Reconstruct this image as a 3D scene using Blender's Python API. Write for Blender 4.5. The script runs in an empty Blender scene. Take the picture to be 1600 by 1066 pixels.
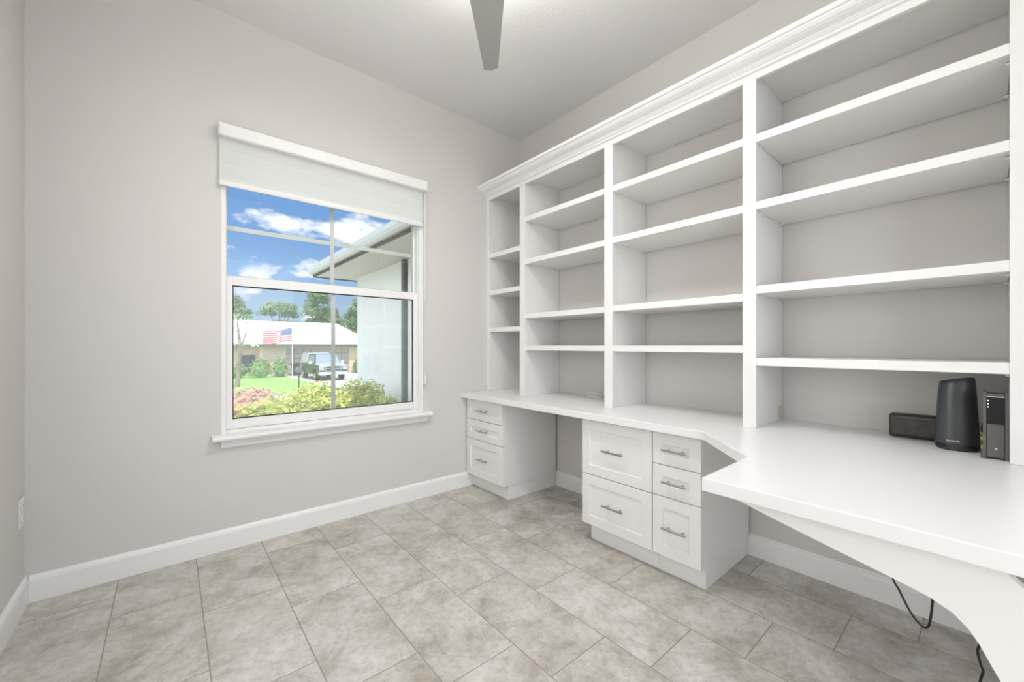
import bpy, bmesh, math, random
from mathutils import Vector, Matrix
random.seed(7)
S = bpy.context.scene
COL = S.collection
# ------------------------------------------------------------------ camera
cd = bpy.data.cameras.new('camera'); cam = bpy.data.objects.new('camera', cd); COL.objects.link(cam)
cam.location = (-2.471, -2.813, 1.16)
cam.rotation_euler = (math.radians(90), 0, -(math.pi/2 - 0.8690065))
cd.sensor_width = 36.0; cd.lens = 633.0/1600*36; cd.shift_y = 7.5/1600
cd.clip_start = 0.05; cd.clip_end = 400
S.camera = cam
# ------------------------------------------------------------------ exposure
S.view_settings.view_transform = 'Standard'; S.view_settings.look = 'None'
S.view_settings.exposure = 0.0; S.view_settings.gamma = 1.0
S.view_settings.use_curve_mapping = False
# ------------------------------------------------------------------ world
W = bpy.data.worlds.new('sky'); S.world = W; W.use_nodes = True
nt = W.node_tree; nt.nodes.clear()
def nd(t, k, **kw):
    n = t.nodes.new(k)
    for a, v in kw.items():
        if a.startswith('i_'):
            n.inputs[a[2:].replace('_', ' ')].default_value = v
        else: setattr(n, a, v)
    return n
wo = nd(nt, 'ShaderNodeOutputWorld'); bg = nd(nt, 'ShaderNodeBackground'); bg.inputs['Strength'].default_value = 1.0
tc = nd(nt, 'ShaderNodeTexCoord'); sx = nd(nt, 'ShaderNodeSeparateXYZ')
nt.links.new(tc.outputs['Generated'], sx.inputs[0])
gr = nd(nt, 'ShaderNodeValToRGB')
e = gr.color_ramp.elements
e[0].position = 0.0; e[0].color = (0.66, 0.80, 0.95, 1)
e[1].position = 0.45; e[1].color = (0.13, 0.32, 0.74, 1)
m_ = gr.color_ramp.elements.new(0.10); m_.color = (0.40, 0.61, 0.91, 1)
m_ = gr.color_ramp.elements.new(0.24); m_.color = (0.22, 0.43, 0.82, 1)
nt.links.new(sx.outputs['Z'], gr.inputs[0])
mp = nd(nt, 'ShaderNodeMapping'); mp.inputs['Scale'].default_value = (1, 1, 2.3); mp.inputs['Location'].default_value = (0.31, 0.1, 0.2)
nt.links.new(tc.outputs['Generated'], mp.inputs[0])
nz = nd(nt, 'ShaderNodeTexNoise'); nz.inputs['Scale'].default_value = 7.5; nz.inputs['Detail'].default_value = 7; nz.inputs['Roughness'].default_value = 0.52
nt.links.new(mp.outputs[0], nz.inputs['Vector'])
cr = nd(nt, 'ShaderNodeValToRGB'); cr.color_ramp.elements[0].position = 0.525; cr.color_ramp.elements[0].color = (0, 0, 0, 1)
cr.color_ramp.elements[1].position = 0.61; cr.color_ramp.elements[1].color = (1, 1, 1, 1)
nt.links.new(nz.outputs[0], cr.inputs[0])
mx = nd(nt, 'ShaderNodeMix', data_type='RGBA'); mx.inputs[7].default_value = (1.15, 1.17, 1.2, 1)
nt.links.new(cr.outputs[0], mx.inputs[0]); nt.links.new(gr.outputs[0], mx.inputs[6])
# bright sky glow added out of view to light the stucco and window
dv = nd(nt, 'ShaderNodeVectorMath', operation='DOT_PRODUCT'); dv.inputs[1].default_value = Vector((-0.80, -0.50, 0.75)).normalized()
nt.links.new(tc.outputs['Generated'], dv.inputs[0])
hz = nd(nt, 'ShaderNodeMapRange', interpolation_type='SMOOTHSTEP'); hz.inputs['From Min'].default_value = 0.15; hz.inputs['From Max'].default_value = 1.0; hz.inputs['To Max'].default_value = 2.8
nt.links.new(dv.outputs['Value'], hz.inputs[0])
ah = nd(nt, 'ShaderNodeMix', data_type='RGBA', blend_type='ADD'); ah.inputs[0].default_value = 1.0
nt.links.new(mx.outputs[2], ah.inputs[6]); nt.links.new(hz.outputs[0], ah.inputs[7])
nt.links.new(ah.outputs[2], bg.inputs['Color']); nt.links.new(bg.outputs[0], wo.inputs[0])
# ------------------------------------------------------------------ lights
def light(name, kind, loc, rot=(0, 0, 0), energy=10, color=(1, 1, 1), **kw):
    l = bpy.data.lights.new(name, kind); l.energy = energy; l.color = color
    for a, v in kw.items(): setattr(l, a, v)
    o = bpy.data.objects.new(name, l); COL.objects.link(o); o.location = loc; o.rotation_euler = rot
    return o
sun = light('sun', 'SUN', (0, -10, 30), energy=5.0, color=(1, 0.96, 0.9), angle=0.01)
sun.rotation_euler = Vector((-0.08, 0.55, -1.0)).to_track_quat('-Z', 'Y').to_euler()
light('doorway_fill', 'AREA', (-1.9, -4.60, 1.35), (math.radians(90), 0, 0), 11.5, (1, 0.985, 0.96), shape='RECTANGLE', size=2.0, size_y=2.3)  # added fill lamp, stands in for light through the unseen doorway
light('side_fill', 'AREA', (-3.10, -1.7, 1.62), (math.radians(90), 0, math.radians(-90)), 16, (1, 0.99, 0.98), shape='RECTANGLE', size=1.36, size_y=1.32)  # added fill lamp in the made-up opening of the left wall
light('fill_below_fan', 'AREA', (-1.47, -1.45, 2.66), (0, 0, 0), 14.5, (1, 0.985, 0.965), shape='DISK', size=0.30)  # added fill lamp aimed down; the fan shows no light kit
light('fill_above_fan', 'AREA', (-1.47, -1.45, 2.88), (math.radians(180), 0, 0), 15, (1, 0.985, 0.96), shape='DISK', size=0.50)  # added fill lamp aimed at the ceiling, not part of the fan
light('ceiling_fill', 'AREA', (-1.8, -2.35, 2.30), (math.radians(180), 0, 0), 15, (1, 0.985, 0.96), shape='DISK', size=0.60)  # added fill lamp bounced off the ceiling, has no fixture

# ------------------------------------------------------------------ materials
def mat(name, col, rough=0.5, metal=0.0, bump=None, noise=None, spec=0.5, coat=0.0, trans=None):
    m = bpy.data.materials.new(name); m.use_nodes = True
    t = m.node_tree; b = t.nodes['Principled BSDF']
    b.inputs['Base Color'].default_value = (*col, 1); b.inputs['Roughness'].default_value = rough
    b.inputs['Metallic'].default_value = metal; b.inputs['Specular IOR Level'].default_value = spec
    if coat: b.inputs['Coat Weight'].default_value = coat; b.inputs['Coat Roughness'].default_value = 0.05
    tc = nd(t, 'ShaderNodeTexCoord')
    if noise:   # (scale, colour2, lo, hi)
        n = nd(t, 'ShaderNodeTexNoise'); n.inputs['Scale'].default_value = noise[0]; n.inputs['Detail'].default_value = 5
        t.links.new(tc.outputs['Object'], n.inputs['Vector'])
        r = nd(t, 'ShaderNodeValToRGB'); r.color_ramp.elements[0].position = noise[2]; r.color_ramp.elements[1].position = noise[3]
        r.color_ramp.elements[0].color = (*col, 1); r.color_ramp.elements[1].color = (*noise[1], 1)
        t.links.new(n.outputs[0], r.inputs[0]); t.links.new(r.outputs[0], b.inputs['Base Color'])
    if bump:    # (scale, strength, distance)
        n = nd(t, 'ShaderNodeTexNoise'); n.inputs['Scale'].default_value = bump[0]; n.inputs['Detail'].default_value = 4
        t.links.new(tc.outputs['Object'], n.inputs['Vector'])
        bp = nd(t, 'ShaderNodeBump'); bp.inputs['Strength'].default_value = bump[1]; bp.inputs['Distance'].default_value = bump[2]
        t.links.new(n.outputs[0], bp.inputs['Height']); t.links.new(bp.outputs[0], b.inputs['Normal'])
    return m
M = {}
M['wall'] = mat('wall_paint', (0.665, 0.645, 0.615), 0.62, bump=(90, 0.12, 0.002))
M['ceil'] = mat('ceiling_paint', (0.76, 0.75, 0.73), 0.8, bump=(55, 0.5, 0.004))
M['trim'] = mat('trim_paint', (0.86, 0.855, 0.84), 0.38, bump=(30, 0.03, 0.001))
M['cab'] = mat('cabinet_paint', (0.82, 0.812, 0.795), 0.36, bump=(40, 0.03, 0.001))
M['top'] = mat('worktop_laminate', (0.83, 0.825, 0.82), 0.30, bump=(14, 0.03, 0.001))
M['vinyl'] = mat('window_vinyl', (0.86, 0.855, 0.84), 0.35, bump=(20, 0.02, 0.001))
M['nickel'] = mat('brushed_nickel', (0.50, 0.48, 0.46), 0.28, 1.0, bump=(200, 0.05, 0.0005))
M['gasket'] = mat('black_gasket', (0.03, 0.033, 0.035), 0.5, bump=(50, 0.05, 0.001))
M['black'] = mat('black_plastic', (0.018, 0.017, 0.016), 0.35, bump=(80, 0.05, 0.0005))
M['brownblack'] = mat('dark_brown_plastic', (0.035, 0.028, 0.022), 0.4, noise=(40, (0.05, 0.042, 0.034), 0.4, 0.6))
M['gunmetal'] = mat('gunmetal_plastic', (0.075, 0.078, 0.082), 0.34, 0.55, bump=(120, 0.04, 0.0005))
M['grey'] = mat('grey_plastic', (0.13, 0.125, 0.12), 0.42, 0.2, bump=(120, 0.04, 0.0005))
M['gloss'] = mat('gloss_black', (0.01, 0.01, 0.011), 0.06, bump=(10, 0.01, 0.0005))
M['silver'] = mat('silver_print', (0.7, 0.7, 0.7), 0.25, 0.8, bump=(60, 0.02, 0.0005))
M['gold'] = mat('yellow_cable', (0.55, 0.40, 0.08), 0.45, bump=(60, 0.05, 0.0005))
M['whiteplastic'] = mat('white_plastic', (0.82, 0.81, 0.79), 0.35, bump=(60, 0.02, 0.0005))
M['beige'] = mat('beige_plastic', (0.60, 0.58, 0.50), 0.45, bump=(60, 0.02, 0.0005))
M['fan'] = mat('fan_blade_grey', (0.36, 0.355, 0.33), 0.45, bump=(25, 0.05, 0.001))
M['slot'] = mat('slot_shadow', (0.12, 0.11, 0.10), 0.6, bump=(25, 0.05, 0.001))

def mat_holes():   # cabinet paint with two columns of shelf pin holes on the panel sides
    m = M['cab'].copy(); m.name = 'cabinet_paint_pin_holes'; t = m.node_tree; b = t.nodes['Principled BSDF']
    tc = nd(t, 'ShaderNodeTexCoord'); s = nd(t, 'ShaderNodeSeparateXYZ'); t.links.new(tc.outputs['Object'], s.inputs[0])
    def mth(op, a, bb=None, c=None):
        n = nd(t, 'ShaderNodeMath', operation=op)
        for i, v in enumerate((a, bb, c)):
            if v is None: continue
            if isinstance(v, (int, float)): n.inputs[i].default_value = v
            else: t.links.new(v, n.inputs[i])
        return n.outputs[0]
    zf = mth('SUBTRACT', mth('MODULO', s.outputs['Z'], 0.032), 0.016)
    d1 = mth('ADD', s.outputs['X'], 0.325); d2 = mth('ADD', s.outputs['X'], 0.05)
    dm = mth('MINIMUM', mth('ABSOLUTE', d1), mth('ABSOLUTE', d2))
    r2 = mth('SQRT', mth('ADD', mth('MULTIPLY', zf, zf), mth('MULTIPLY', dm, dm)))
    inr = mth('LESS_THAN', r2, 0.0028)
    mxn = nd(t, 'ShaderNodeMix', data_type='RGBA'); mxn.inputs[6].default_value = (0.82, 0.812, 0.795, 1); mxn.inputs[7].default_value = (0.52, 0.51, 0.49, 1)
    t.links.new(inr, mxn.inputs[0]); t.links.new(mxn.outputs[2], b.inputs['Base Color'])
    return m
M['cabholes'] = mat_holes()

def mat_floor():
    m = bpy.data.materials.new('stone_look_tile'); m.use_nodes = True; t = m.node_tree; b = t.nodes['Principled BSDF']
    tc = nd(t, 'ShaderNodeTexCoord'); s = nd(t, 'ShaderNodeSeparateXYZ'); t.links.new(tc.outputs['Object'], s.inputs[0])
    def mth(op, a, bb=None, c=None):
        n = nd(t, 'ShaderNodeMath', operation=op)
        for i, v in enumerate((a, bb, c)):
            if v is None: continue
            if isinstance(v, (int, float)): n.inputs[i].default_value = v
            else: t.links.new(v, n.inputs[i])
        return n.outputs[0]
    CW, CL = 0.3037, 0.607
    u = mth('DIVIDE', mth('ADD', s.outputs['X'], 2.664 + CW*10), CW)
    ci = mth('FLOOR', u)                      # column index, first column against wall_left = 9
    uf = mth('FRACT', u)
    sh = mth('MULTIPLY', ci, 0.20233)
    v = mth('DIVIDE', mth('ADD', mth('ADD', s.outputs['Y'], 0.20 + CL*10), sh), CL)
    vi = mth('FLOOR', v); vf = mth('FRACT', v)
    eu = mth('MULTIPLY', mth('MINIMUM', uf, mth('SUBTRACT', 1.0, uf)), CW)
    ev = mth('MULTIPLY', mth('MINIMUM', vf, mth('SUBTRACT', 1.0, vf)), CL)
    ed = mth('MINIMUM', eu, ev)
    gm = nd(t, 'ShaderNodeMapRange'); gm.inputs['From Min'].default_value = 0.0012; gm.inputs['From Max'].default_value = 0.0028
    t.links.new(ed, gm.inputs[0])
    # per tile offset of the stone figure
    cmb = nd(t, 'ShaderNodeCombineXYZ'); t.links.new(mth('MULTIPLY', ci, 3.71), cmb.inputs[0]); t.links.new(mth('MULTIPLY', vi, 5.37), cmb.inputs[1]); t.links.new(mth('ADD', ci, mth('MULTIPLY', vi, 2.13)), cmb.inputs[2])
    add = nd(t, 'ShaderNodeVectorMath', operation='ADD'); t.links.new(tc.outputs['Object'], add.inputs[0]); t.links.new(cmb.outputs[0], add.inputs[1])
    n1 = nd(t, 'ShaderNodeTexNoise'); n1.inputs['Scale'].default_value = 4.5; n1.inputs['Detail'].default_value = 9; n1.inputs['Roughness'].default_value = 0.66; n1.inputs['Distortion'].default_value = 0.35
    n2 = nd(t, 'ShaderNodeTexNoise'); n2.inputs['Scale'].default_value = 30; n2.inputs['Detail'].default_value = 8; n2.inputs['Roughness'].default_value = 0.78
    n3 = nd(t, 'ShaderNodeTexNoise'); n3.inputs['Scale'].default_value = 2.3; n3.inputs['Detail'].default_value = 6; n3.inputs['Roughness'].default_value = 0.6; n3.inputs['Distortion'].default_value = 1.2
    for n in (n1, n2, n3): t.links.new(add.outputs[0], n.inputs['Vector'])
    r1 = nd(t, 'ShaderNodeValToRGB'); el = r1.color_ramp.elements
    el[0].position = 0.30; el[0].color = (0.345, 0.312, 0.255, 1); el[1].position = 0.66; el[1].color = (0.65, 0.628, 0.585, 1)
    q = el.new(0.48); q.color = (0.52, 0.492, 0.442, 1)
    t.links.new(n1.outputs[0], r1.inputs[0])
    r2 = nd(t, 'ShaderNodeValToRGB'); r2.color_ramp.elements[0].position = 0.36; r2.color_ramp.elements[0].color = (0.77, 0.755, 0.73, 1); r2.color_ramp.elements[1].position = 0.54; r2.color_ramp.elements[1].color = (1.06, 1.06, 1.06, 1)
    t.links.new(n2.outputs[0], r2.inputs[0])
    mu = nd(t, 'ShaderNodeMix', data_type='RGBA', blend_type='MULTIPLY'); mu.inputs[0].default_value = 0.75
    t.links.new(r1.outputs[0], mu.inputs[6]); t.links.new(r2.outputs[0], mu.inputs[7])
    # thin darker mineral streaks
    ab = mth('ABSOLUTE', mth('SUBTRACT', n3.outputs[0], 0.5))
    vr = nd(t, 'ShaderNodeMapRange'); vr.inputs['From Min'].default_value = 0.0; vr.inputs['From Max'].default_value = 0.022; vr.inputs['To Min'].default_value = 0.82; vr.inputs['To Max'].default_value = 1.0
    t.links.new(ab, vr.inputs[0])
    mu2 = nd(t, 'ShaderNodeMix', data_type='RGBA', blend_type='MULTIPLY'); mu2.inputs[0].default_value = 0.8
    t.links.new(mu.outputs[2], mu2.inputs[6]); t.links.new(vr.outputs[0], mu2.inputs[7])
    g = nd(t, 'ShaderNodeMix', data_type='RGBA'); g.inputs[6].default_value = (0.29, 0.26, 0.22, 1)
    t.links.new(gm.outputs[0], g.inputs[0]); t.links.new(mu2.outputs[2], g.inputs[7]); t.links.new(g.outputs[2], b.inputs['Base Color'])
    rr = nd(t, 'ShaderNodeMapRange'); rr.inputs['To Min'].default_value = 0.7; rr.inputs['To Max'].default_value = 0.40
    t.links.new(gm.outputs[0], rr.inputs[0]); t.links.new(rr.outputs[0], b.inputs['Roughness'])
    bp = nd(t, 'ShaderNodeBump'); bp.inputs['Strength'].default_value = 0.35; bp.inputs['Distance'].default_value = 0.002
    hs = mth('ADD', gm.outputs[0], mth('MULTIPLY', n2.outputs[0], 0.25)); t.links.new(hs, bp.inputs['Height']); t.links.new(bp.outputs[0], b.inputs['Normal'])
    return m
M['floor'] = mat_floor()

def mat_glass(name, tint, refl=1.0, veil=0.0):
    m = bpy.data.materials.new(name); m.use_nodes = True; t = m.node_tree; t.nodes.clear()
    o = nd(t, 'ShaderNodeOutputMaterial'); tr = nd(t, 'ShaderNodeBsdfTransparent'); tr.inputs[0].default_value = (*tint, 1)
    gl = nd(t, 'ShaderNodeBsdfGlossy'); gl.inputs['Roughness'].default_value = 0.0
    fr = nd(t, 'ShaderNodeFresnel'); fr.inputs['IOR'].default_value = 1.45
    ml = nd(t, 'ShaderNodeMath', operation='MULTIPLY'); ml.inputs[1].default_value = refl; t.links.new(fr.outputs[0], ml.inputs[0])
    mxs = nd(t, 'ShaderNodeMixShader'); t.links.new(ml.outputs[0], mxs.inputs[0]); t.links.new(tr.outputs[0], mxs.inputs[1]); t.links.new(gl.outputs[0], mxs.inputs[2])
    t.links.new(mxs.outputs[0], o.inputs[0])
    return m
M['glass'] = mat_glass('window_glass', (0.97, 0.985, 0.98))
def mat_screen():   # fine insect mesh: partly open, bright haze put into its pale threads
    m = bpy.data.materials.new('insect_screen_mesh'); m.use_nodes = True; t = m.node_tree; t.nodes.clear()
    o = nd(t, 'ShaderNodeOutputMaterial'); tr = nd(t, 'ShaderNodeBsdfTransparent')
    di = nd(t, 'ShaderNodeBsdfTranslucent'); di.inputs[0].default_value = (0.9, 0.9, 0.9, 1)
    d2 = nd(t, 'ShaderNodeBsdfDiffuse'); d2.inputs[0].default_value = (0.8, 0.8, 0.8, 1)
    a = nd(t, 'ShaderNodeMixShader'); a.inputs[0].default_value = 0.4; t.links.new(di.outputs[0], a.inputs[1]); t.links.new(d2.outputs[0], a.inputs[2])
    mxs = nd(t, 'ShaderNodeMixShader'); mxs.inputs[0].default_value = 0.24
    t.links.new(tr.outputs[0], mxs.inputs[1]); t.links.new(a.outputs[0], mxs.inputs[2]); t.links.new(mxs.outputs[0], o.inputs[0])
    return m
M['screen'] = mat_screen()
def mat_blind():
    m = bpy.data.materials.new('zebra_shade_fabric'); m.use_nodes = True; t = m.node_tree; t.nodes.clear()
    o = nd(t, 'ShaderNodeOutputMaterial'); tc = nd(t, 'ShaderNodeTexCoord'); s = nd(t, 'ShaderNodeSeparateXYZ'); t.links.new(tc.outputs['Object'], s.inputs[0])
    wv = nd(t, 'ShaderNodeMath', operation='MODULO'); wv.inputs[1].default_value = 0.075
    t.links.new(s.outputs['Z'], wv.inputs[0])
    lt = nd(t, 'ShaderNodeMath', operation='LESS_THAN'); lt.inputs[1].default_value = 0.010; t.links.new(wv.outputs[0], lt.inputs[0])
    c = nd(t, 'ShaderNodeMix', data_type='RGBA'); c.inputs[6].default_value = (0.955, 0.955, 0.95, 1); c.inputs[7].default_value = (0.99, 0.99, 0.985, 1); t.links.new(lt.outputs[0], c.inputs[0])
    d = nd(t, 'ShaderNodeBsdfDiffuse'); tl = nd(t, 'ShaderNodeBsdfTranslucent'); t.links.new(c.outputs[2], d.inputs[0]); t.links.new(c.outputs[2], tl.inputs[0])
    mm = nd(t, 'ShaderNodeMixShader'); mm.inputs[0].default_value = 0.55; t.links.new(d.outputs[0], mm.inputs[1]); t.links.new(tl.outputs[0], mm.inputs[2])
    t.links.new(mm.outputs[0], o.inputs[0]); return m
M['fabric'] = mat_blind()
def mat_leaf(name, c1, c2, scale=3.0, trans=0.35):
    m = bpy.data.materials.new(name); m.use_nodes = True; t = m.node_tree; t.nodes.clear()
    o = nd(t, 'ShaderNodeOutputMaterial'); g = nd(t, 'ShaderNodeNewGeometry'); n = nd(t, 'ShaderNodeTexNoise'); n.inputs['Scale'].default_value = scale; n.inputs['Detail'].default_value = 6; n.inputs['Roughness'].default_value = 0.7
    t.links.new(g.outputs['Position'], n.inputs['Vector'])
    r = nd(t, 'ShaderNodeValToRGB'); r.color_ramp.elements[0].position = 0.38; r.color_ramp.elements[0].color = (*c1, 1); r.color_ramp.elements[1].position = 0.6; r.color_ramp.elements[1].color = (*c2, 1)
    t.links.new(n.outputs[0], r.inputs[0])
    d = nd(t, 'ShaderNodeBsdfDiffuse'); tl = nd(t, 'ShaderNodeBsdfTranslucent'); t.links.new(r.outputs[0], d.inputs[0]); t.links.new(r.outputs[0], tl.inputs[0])
    mm = nd(t, 'ShaderNodeMixShader'); mm.inputs[0].default_value = trans; t.links.new(d.outputs[0], mm.inputs[1]); t.links.new(tl.outputs[0], mm.inputs[2]); t.links.new(mm.outputs[0], o.inputs[0])
    return m
M['hedge'] = mat_leaf('hedge_leaves', (0.24, 0.32, 0.06), (0.84, 0.84, 0.26), 9)
M['shrub'] = mat_leaf('shrub_leaves', (0.12, 0.24, 0.07), (0.42, 0.56, 0.20), 5)
M['pinkleaf'] = mat_leaf('pink_shrub_leaves', (0.34, 0.40, 0.20), (0.90, 0.42, 0.42), 7)
M['treeleaf'] = mat_leaf('tree_leaves', (0.10, 0.18, 0.08), (0.30, 0.42, 0.20), 0.8)
M['paleleaf'] = mat_leaf('pale_tree_leaves', (0.35, 0.46, 0.22), (0.72, 0.78, 0.50), 1.5)
M['bark'] = mat('bark', (0.18, 0.13, 0.09), 0.9, noise=(8, (0.28, 0.22, 0.16), 0.4, 0.6))
M['grass'] = mat('lawn_grass', (0.20, 0.42, 0.08), 0.9, noise=(3, (0.30, 0.54, 0.12), 0.4, 0.6), bump=(40, 0.5, 0.02))
M['concrete'] = mat('pale_concrete', (0.55, 0.53, 0.50), 0.85, noise=(3, (0.48, 0.46, 0.43), 0.4, 0.6))
M['soil'] = mat('garden_soil', (0.20, 0.15, 0.10), 0.95, noise=(8, (0.32, 0.26, 0.18), 0.4, 0.6))
M['stucco'] = mat('white_stucco', (0.70, 0.74, 0.725), 0.85, bump=(45, 0.7, 0.01))
M['soffit'] = mat('white_soffit', (0.66, 0.67, 0.62), 0.7, bump=(10, 0.05, 0.002))
M['gutter'] = mat('pale_gutter', (0.50, 0.53, 0.51), 0.4, bump=(10, 0.05, 0.002))
M['darktrim'] = mat('dark_roof_trim', (0.10, 0.10, 0.095), 0.7, bump=(10, 0.05, 0.002))
M['shingle'] = mat('pale_shingle', (0.82, 0.80, 0.77), 0.8, noise=(3, (0.74, 0.72, 0.69), 0.4, 0.6))
M['garage'] = mat('taupe_garage_door', (0.46, 0.41, 0.37), 0.6, bump=(10, 0.05, 0.002))
def mat_brick():
    m = mat('tan_brick', (0.55, 0.38, 0.28), 0.85); t = m.node_tree; b = t.nodes['Principled BSDF']
    tc = t.nodes.new('ShaderNodeTexCoord'); mp = nd(t, 'ShaderNodeMapping'); mp.inputs['Rotation'].default_value = (math.radians(90), 0, 0)
    br = nd(t, 'ShaderNodeTexBrick'); br.inputs['Color1'].default_value = (0.74, 0.54, 0.42, 1); br.inputs['Color2'].default_value = (0.66, 0.46, 0.36, 1); br.inputs['Mortar'].default_value = (0.7, 0.62, 0.55, 1)
    br.inputs['Scale'].default_value = 4.5
    t.links.new(tc.outputs['Object'], mp.inputs[0]); t.links.new(mp.outputs[0], br.inputs['Vector']); t.links.new(br.outputs[0], b.inputs['Base Color']); return m
M['brick'] = mat_brick()
M['carglass'] = mat('car_glass', (0.30, 0.38, 0.42), 0.05, 0.3, coat=1.0)
M['carpaint'] = mat('dark_green_car_paint', (0.06, 0.085, 0.075), 0.18, 0.35, coat=1.0, bump=(5, 0.01, 0.001))
M['hood'] = mat('silver_white_car_paint', (0.62, 0.64, 0.66), 0.25, 0.2, coat=1.0, bump=(5, 0.01, 0.001))
M['tyre'] = mat('tyre_rubber', (0.03, 0.03, 0.03), 0.85, bump=(30, 0.1, 0.003))
M['chrome'] = mat('chrome', (0.8, 0.8, 0.8), 0.12, 1.0, bump=(5, 0.01, 0.001))
M['darkglass'] = mat('dark_window_glass', (0.05, 0.07, 0.08), 0.1, bump=(2, 0.01, 0.001))

def led_mat():
    m = bpy.data.materials.new('lit_status_led'); m.use_nodes = True; b = m.node_tree.nodes['Principled BSDF']
    b.inputs['Base Color'].default_value = (0.6, 0.8, 1, 1); b.inputs['Emission Color'].default_value = (0.45, 0.75, 1, 1); b.inputs['Emission Strength'].default_value = 2.5; return m
M['led'] = led_mat()
def flag_mat():
    m = bpy.data.materials.new('striped_flag_cloth'); m.use_nodes = True; t = m.node_tree; b = t.nodes['Principled BSDF']; b.inputs['Roughness'].default_value = 0.8
    uv = nd(t, 'ShaderNodeUVMap'); s = nd(t, 'ShaderNodeSeparateXYZ'); t.links.new(uv.outputs[0], s.inputs[0])
    def mth(op, a, bb=None):
        n = nd(t, 'ShaderNodeMath', operation=op)
        for i, v in enumerate((a, bb)):
            if v is None: continue
            if isinstance(v, (int, float)): n.inputs[i].default_value = v
            else: t.links.new(v, n.inputs[i])
        return n.outputs[0]
    st = mth('LESS_THAN', mth('FRACT', mth('MULTIPLY', s.outputs['Y'], 6.5)), 0.5)
    c1 = nd(t, 'ShaderNodeMix', data_type='RGBA'); c1.inputs[6].default_value = (0.9, 0.9, 0.9, 1); c1.inputs[7].default_value = (0.55, 0.02, 0.03, 1); t.links.new(st, c1.inputs[0])
    # star field: dots in a grid inside the canton (upper hoist)
    uu = mth('SUBTRACT', mth('FRACT', mth('MULTIPLY', s.outputs['X'], 15.0)), 0.5); vv = mth('SUBTRACT', mth('FRACT', mth('MULTIPLY', s.outputs['Y'], 9.3)), 0.5)
    dot = mth('LESS_THAN', mth('ADD', mth('MULTIPLY', uu, uu), mth('MULTIPLY', vv, vv)), 0.06)
    c2 = nd(t, 'ShaderNodeMix', data_type='RGBA'); c2.inputs[6].default_value = (0.05, 0.09, 0.30, 1); c2.inputs[7].default_value = (0.9, 0.9, 0.9, 1); t.links.new(dot, c2.inputs[0])
    ca = mth('MULTIPLY', mth('LESS_THAN', s.outputs['X'], 0.4), mth('GREATER_THAN', s.outputs['Y'], 0.4615))
    c3 = nd(t, 'ShaderNodeMix', data_type='RGBA'); t.links.new(ca, c3.inputs[0]); t.links.new(c1.outputs[2], c3.inputs[6]); t.links.new(c2.outputs[2], c3.inputs[7]); t.links.new(c3.outputs[2], b.inputs['Base Color'])
    return m
M['flag'] = flag_mat()

# ------------------------------------------------------------------ mesh helpers
def BM(): return bmesh.new()
def box(bm, x0, x1, y0, y1, z0, z1, bev=0.0, seg=2):
    x0, x1 = sorted((x0, x1)); y0, y1 = sorted((y0, y1)); z0, z1 = sorted((z0, z1))
    vs = [bm.verts.new(p) for p in ((x0, y0, z0), (x1, y0, z0), (x1, y1, z0), (x0, y1, z0), (x0, y0, z1), (x1, y0, z1), (x1, y1, z1), (x0, y1, z1))]
    fs = [bm.faces.new([vs[i] for i in f]) for f in ((0, 3, 2, 1), (4, 5, 6, 7), (0, 1, 5, 4), (1, 2, 6, 5), (2, 3, 7, 6), (3, 0, 4, 7))]
    if bev > 0:
        es = list({e for f in fs for e in f.edges})
        bmesh.ops.bevel(bm, geom=es, offset=bev, segments=seg, affect='EDGES', profile=0.5)
    return bm
def prism(bm, pts, axis, a0, a1, bev=0.0):
    """extrude polygon pts (2D) along axis from a0 to a1"""
    def P(p, a):
        return {'x': (a, p[0], p[1]), 'y': (p[0], a, p[1]), 'z': (p[0], p[1], a)}[axis]
    A = [bm.verts.new(P(p, a0)) for p in pts]; B = [bm.verts.new(P(p, a1)) for p in pts]
    n = len(pts); fs = []
    fs.append(bm.faces.new(A)); fs.append(bm.faces.new(B[::-1]))
    for i in range(n):
        fs.append(bm.faces.new((A[i], B[i], B[(i+1) % n], A[(i+1) % n])))
    bmesh.ops.recalc_face_normals(bm, faces=fs)
    if bev > 0:
        es = [e for e in {e for f in fs[:2] for e in f.edges}]
        bmesh.ops.bevel(bm, geom=es, offset=bev, segments=2, affect='EDGES', profile=0.5)
    return bm
def tube(bm, pts, r, seg=10, closed=False):
    pts = [Vector(p) for p in pts]; n = len(pts); rings = []
    up = None
    for i, p in enumerate(pts):
        a = pts[(i-1) % n] if (i > 0 or closed) else p; b = pts[(i+1) % n] if (i < n-1 or closed) else p
        d = (b-a).normalized()
        if up is None:
            up = Vector((0, 0, 1)) if abs(d.z) < 0.9 else Vector((1, 0, 0))
        s = d.cross(up)
        if s.length < 1e-4: s = d.cross(Vector((0, 1, 0)))
        s.normalize(); up = s.cross(d).normalized()
        rr = r[i] if isinstance(r, (list, tuple)) else r
        rings.append([bm.verts.new(p + (s*math.cos(t) + up*math.sin(t))*rr) for t in [2*math.pi*k/seg for k in range(seg)]])
    m = n if closed else n-1
    for i in range(m):
        A, B = rings[i], rings[(i+1) % n]
        for k in range(seg): bm.faces.new((A[k], A[(k+1) % seg], B[(k+1) % seg], B[k]))
    if not closed:
        bm.faces.new(rings[0][::-1]); bm.faces.new(rings[-1])
    return bm
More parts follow.
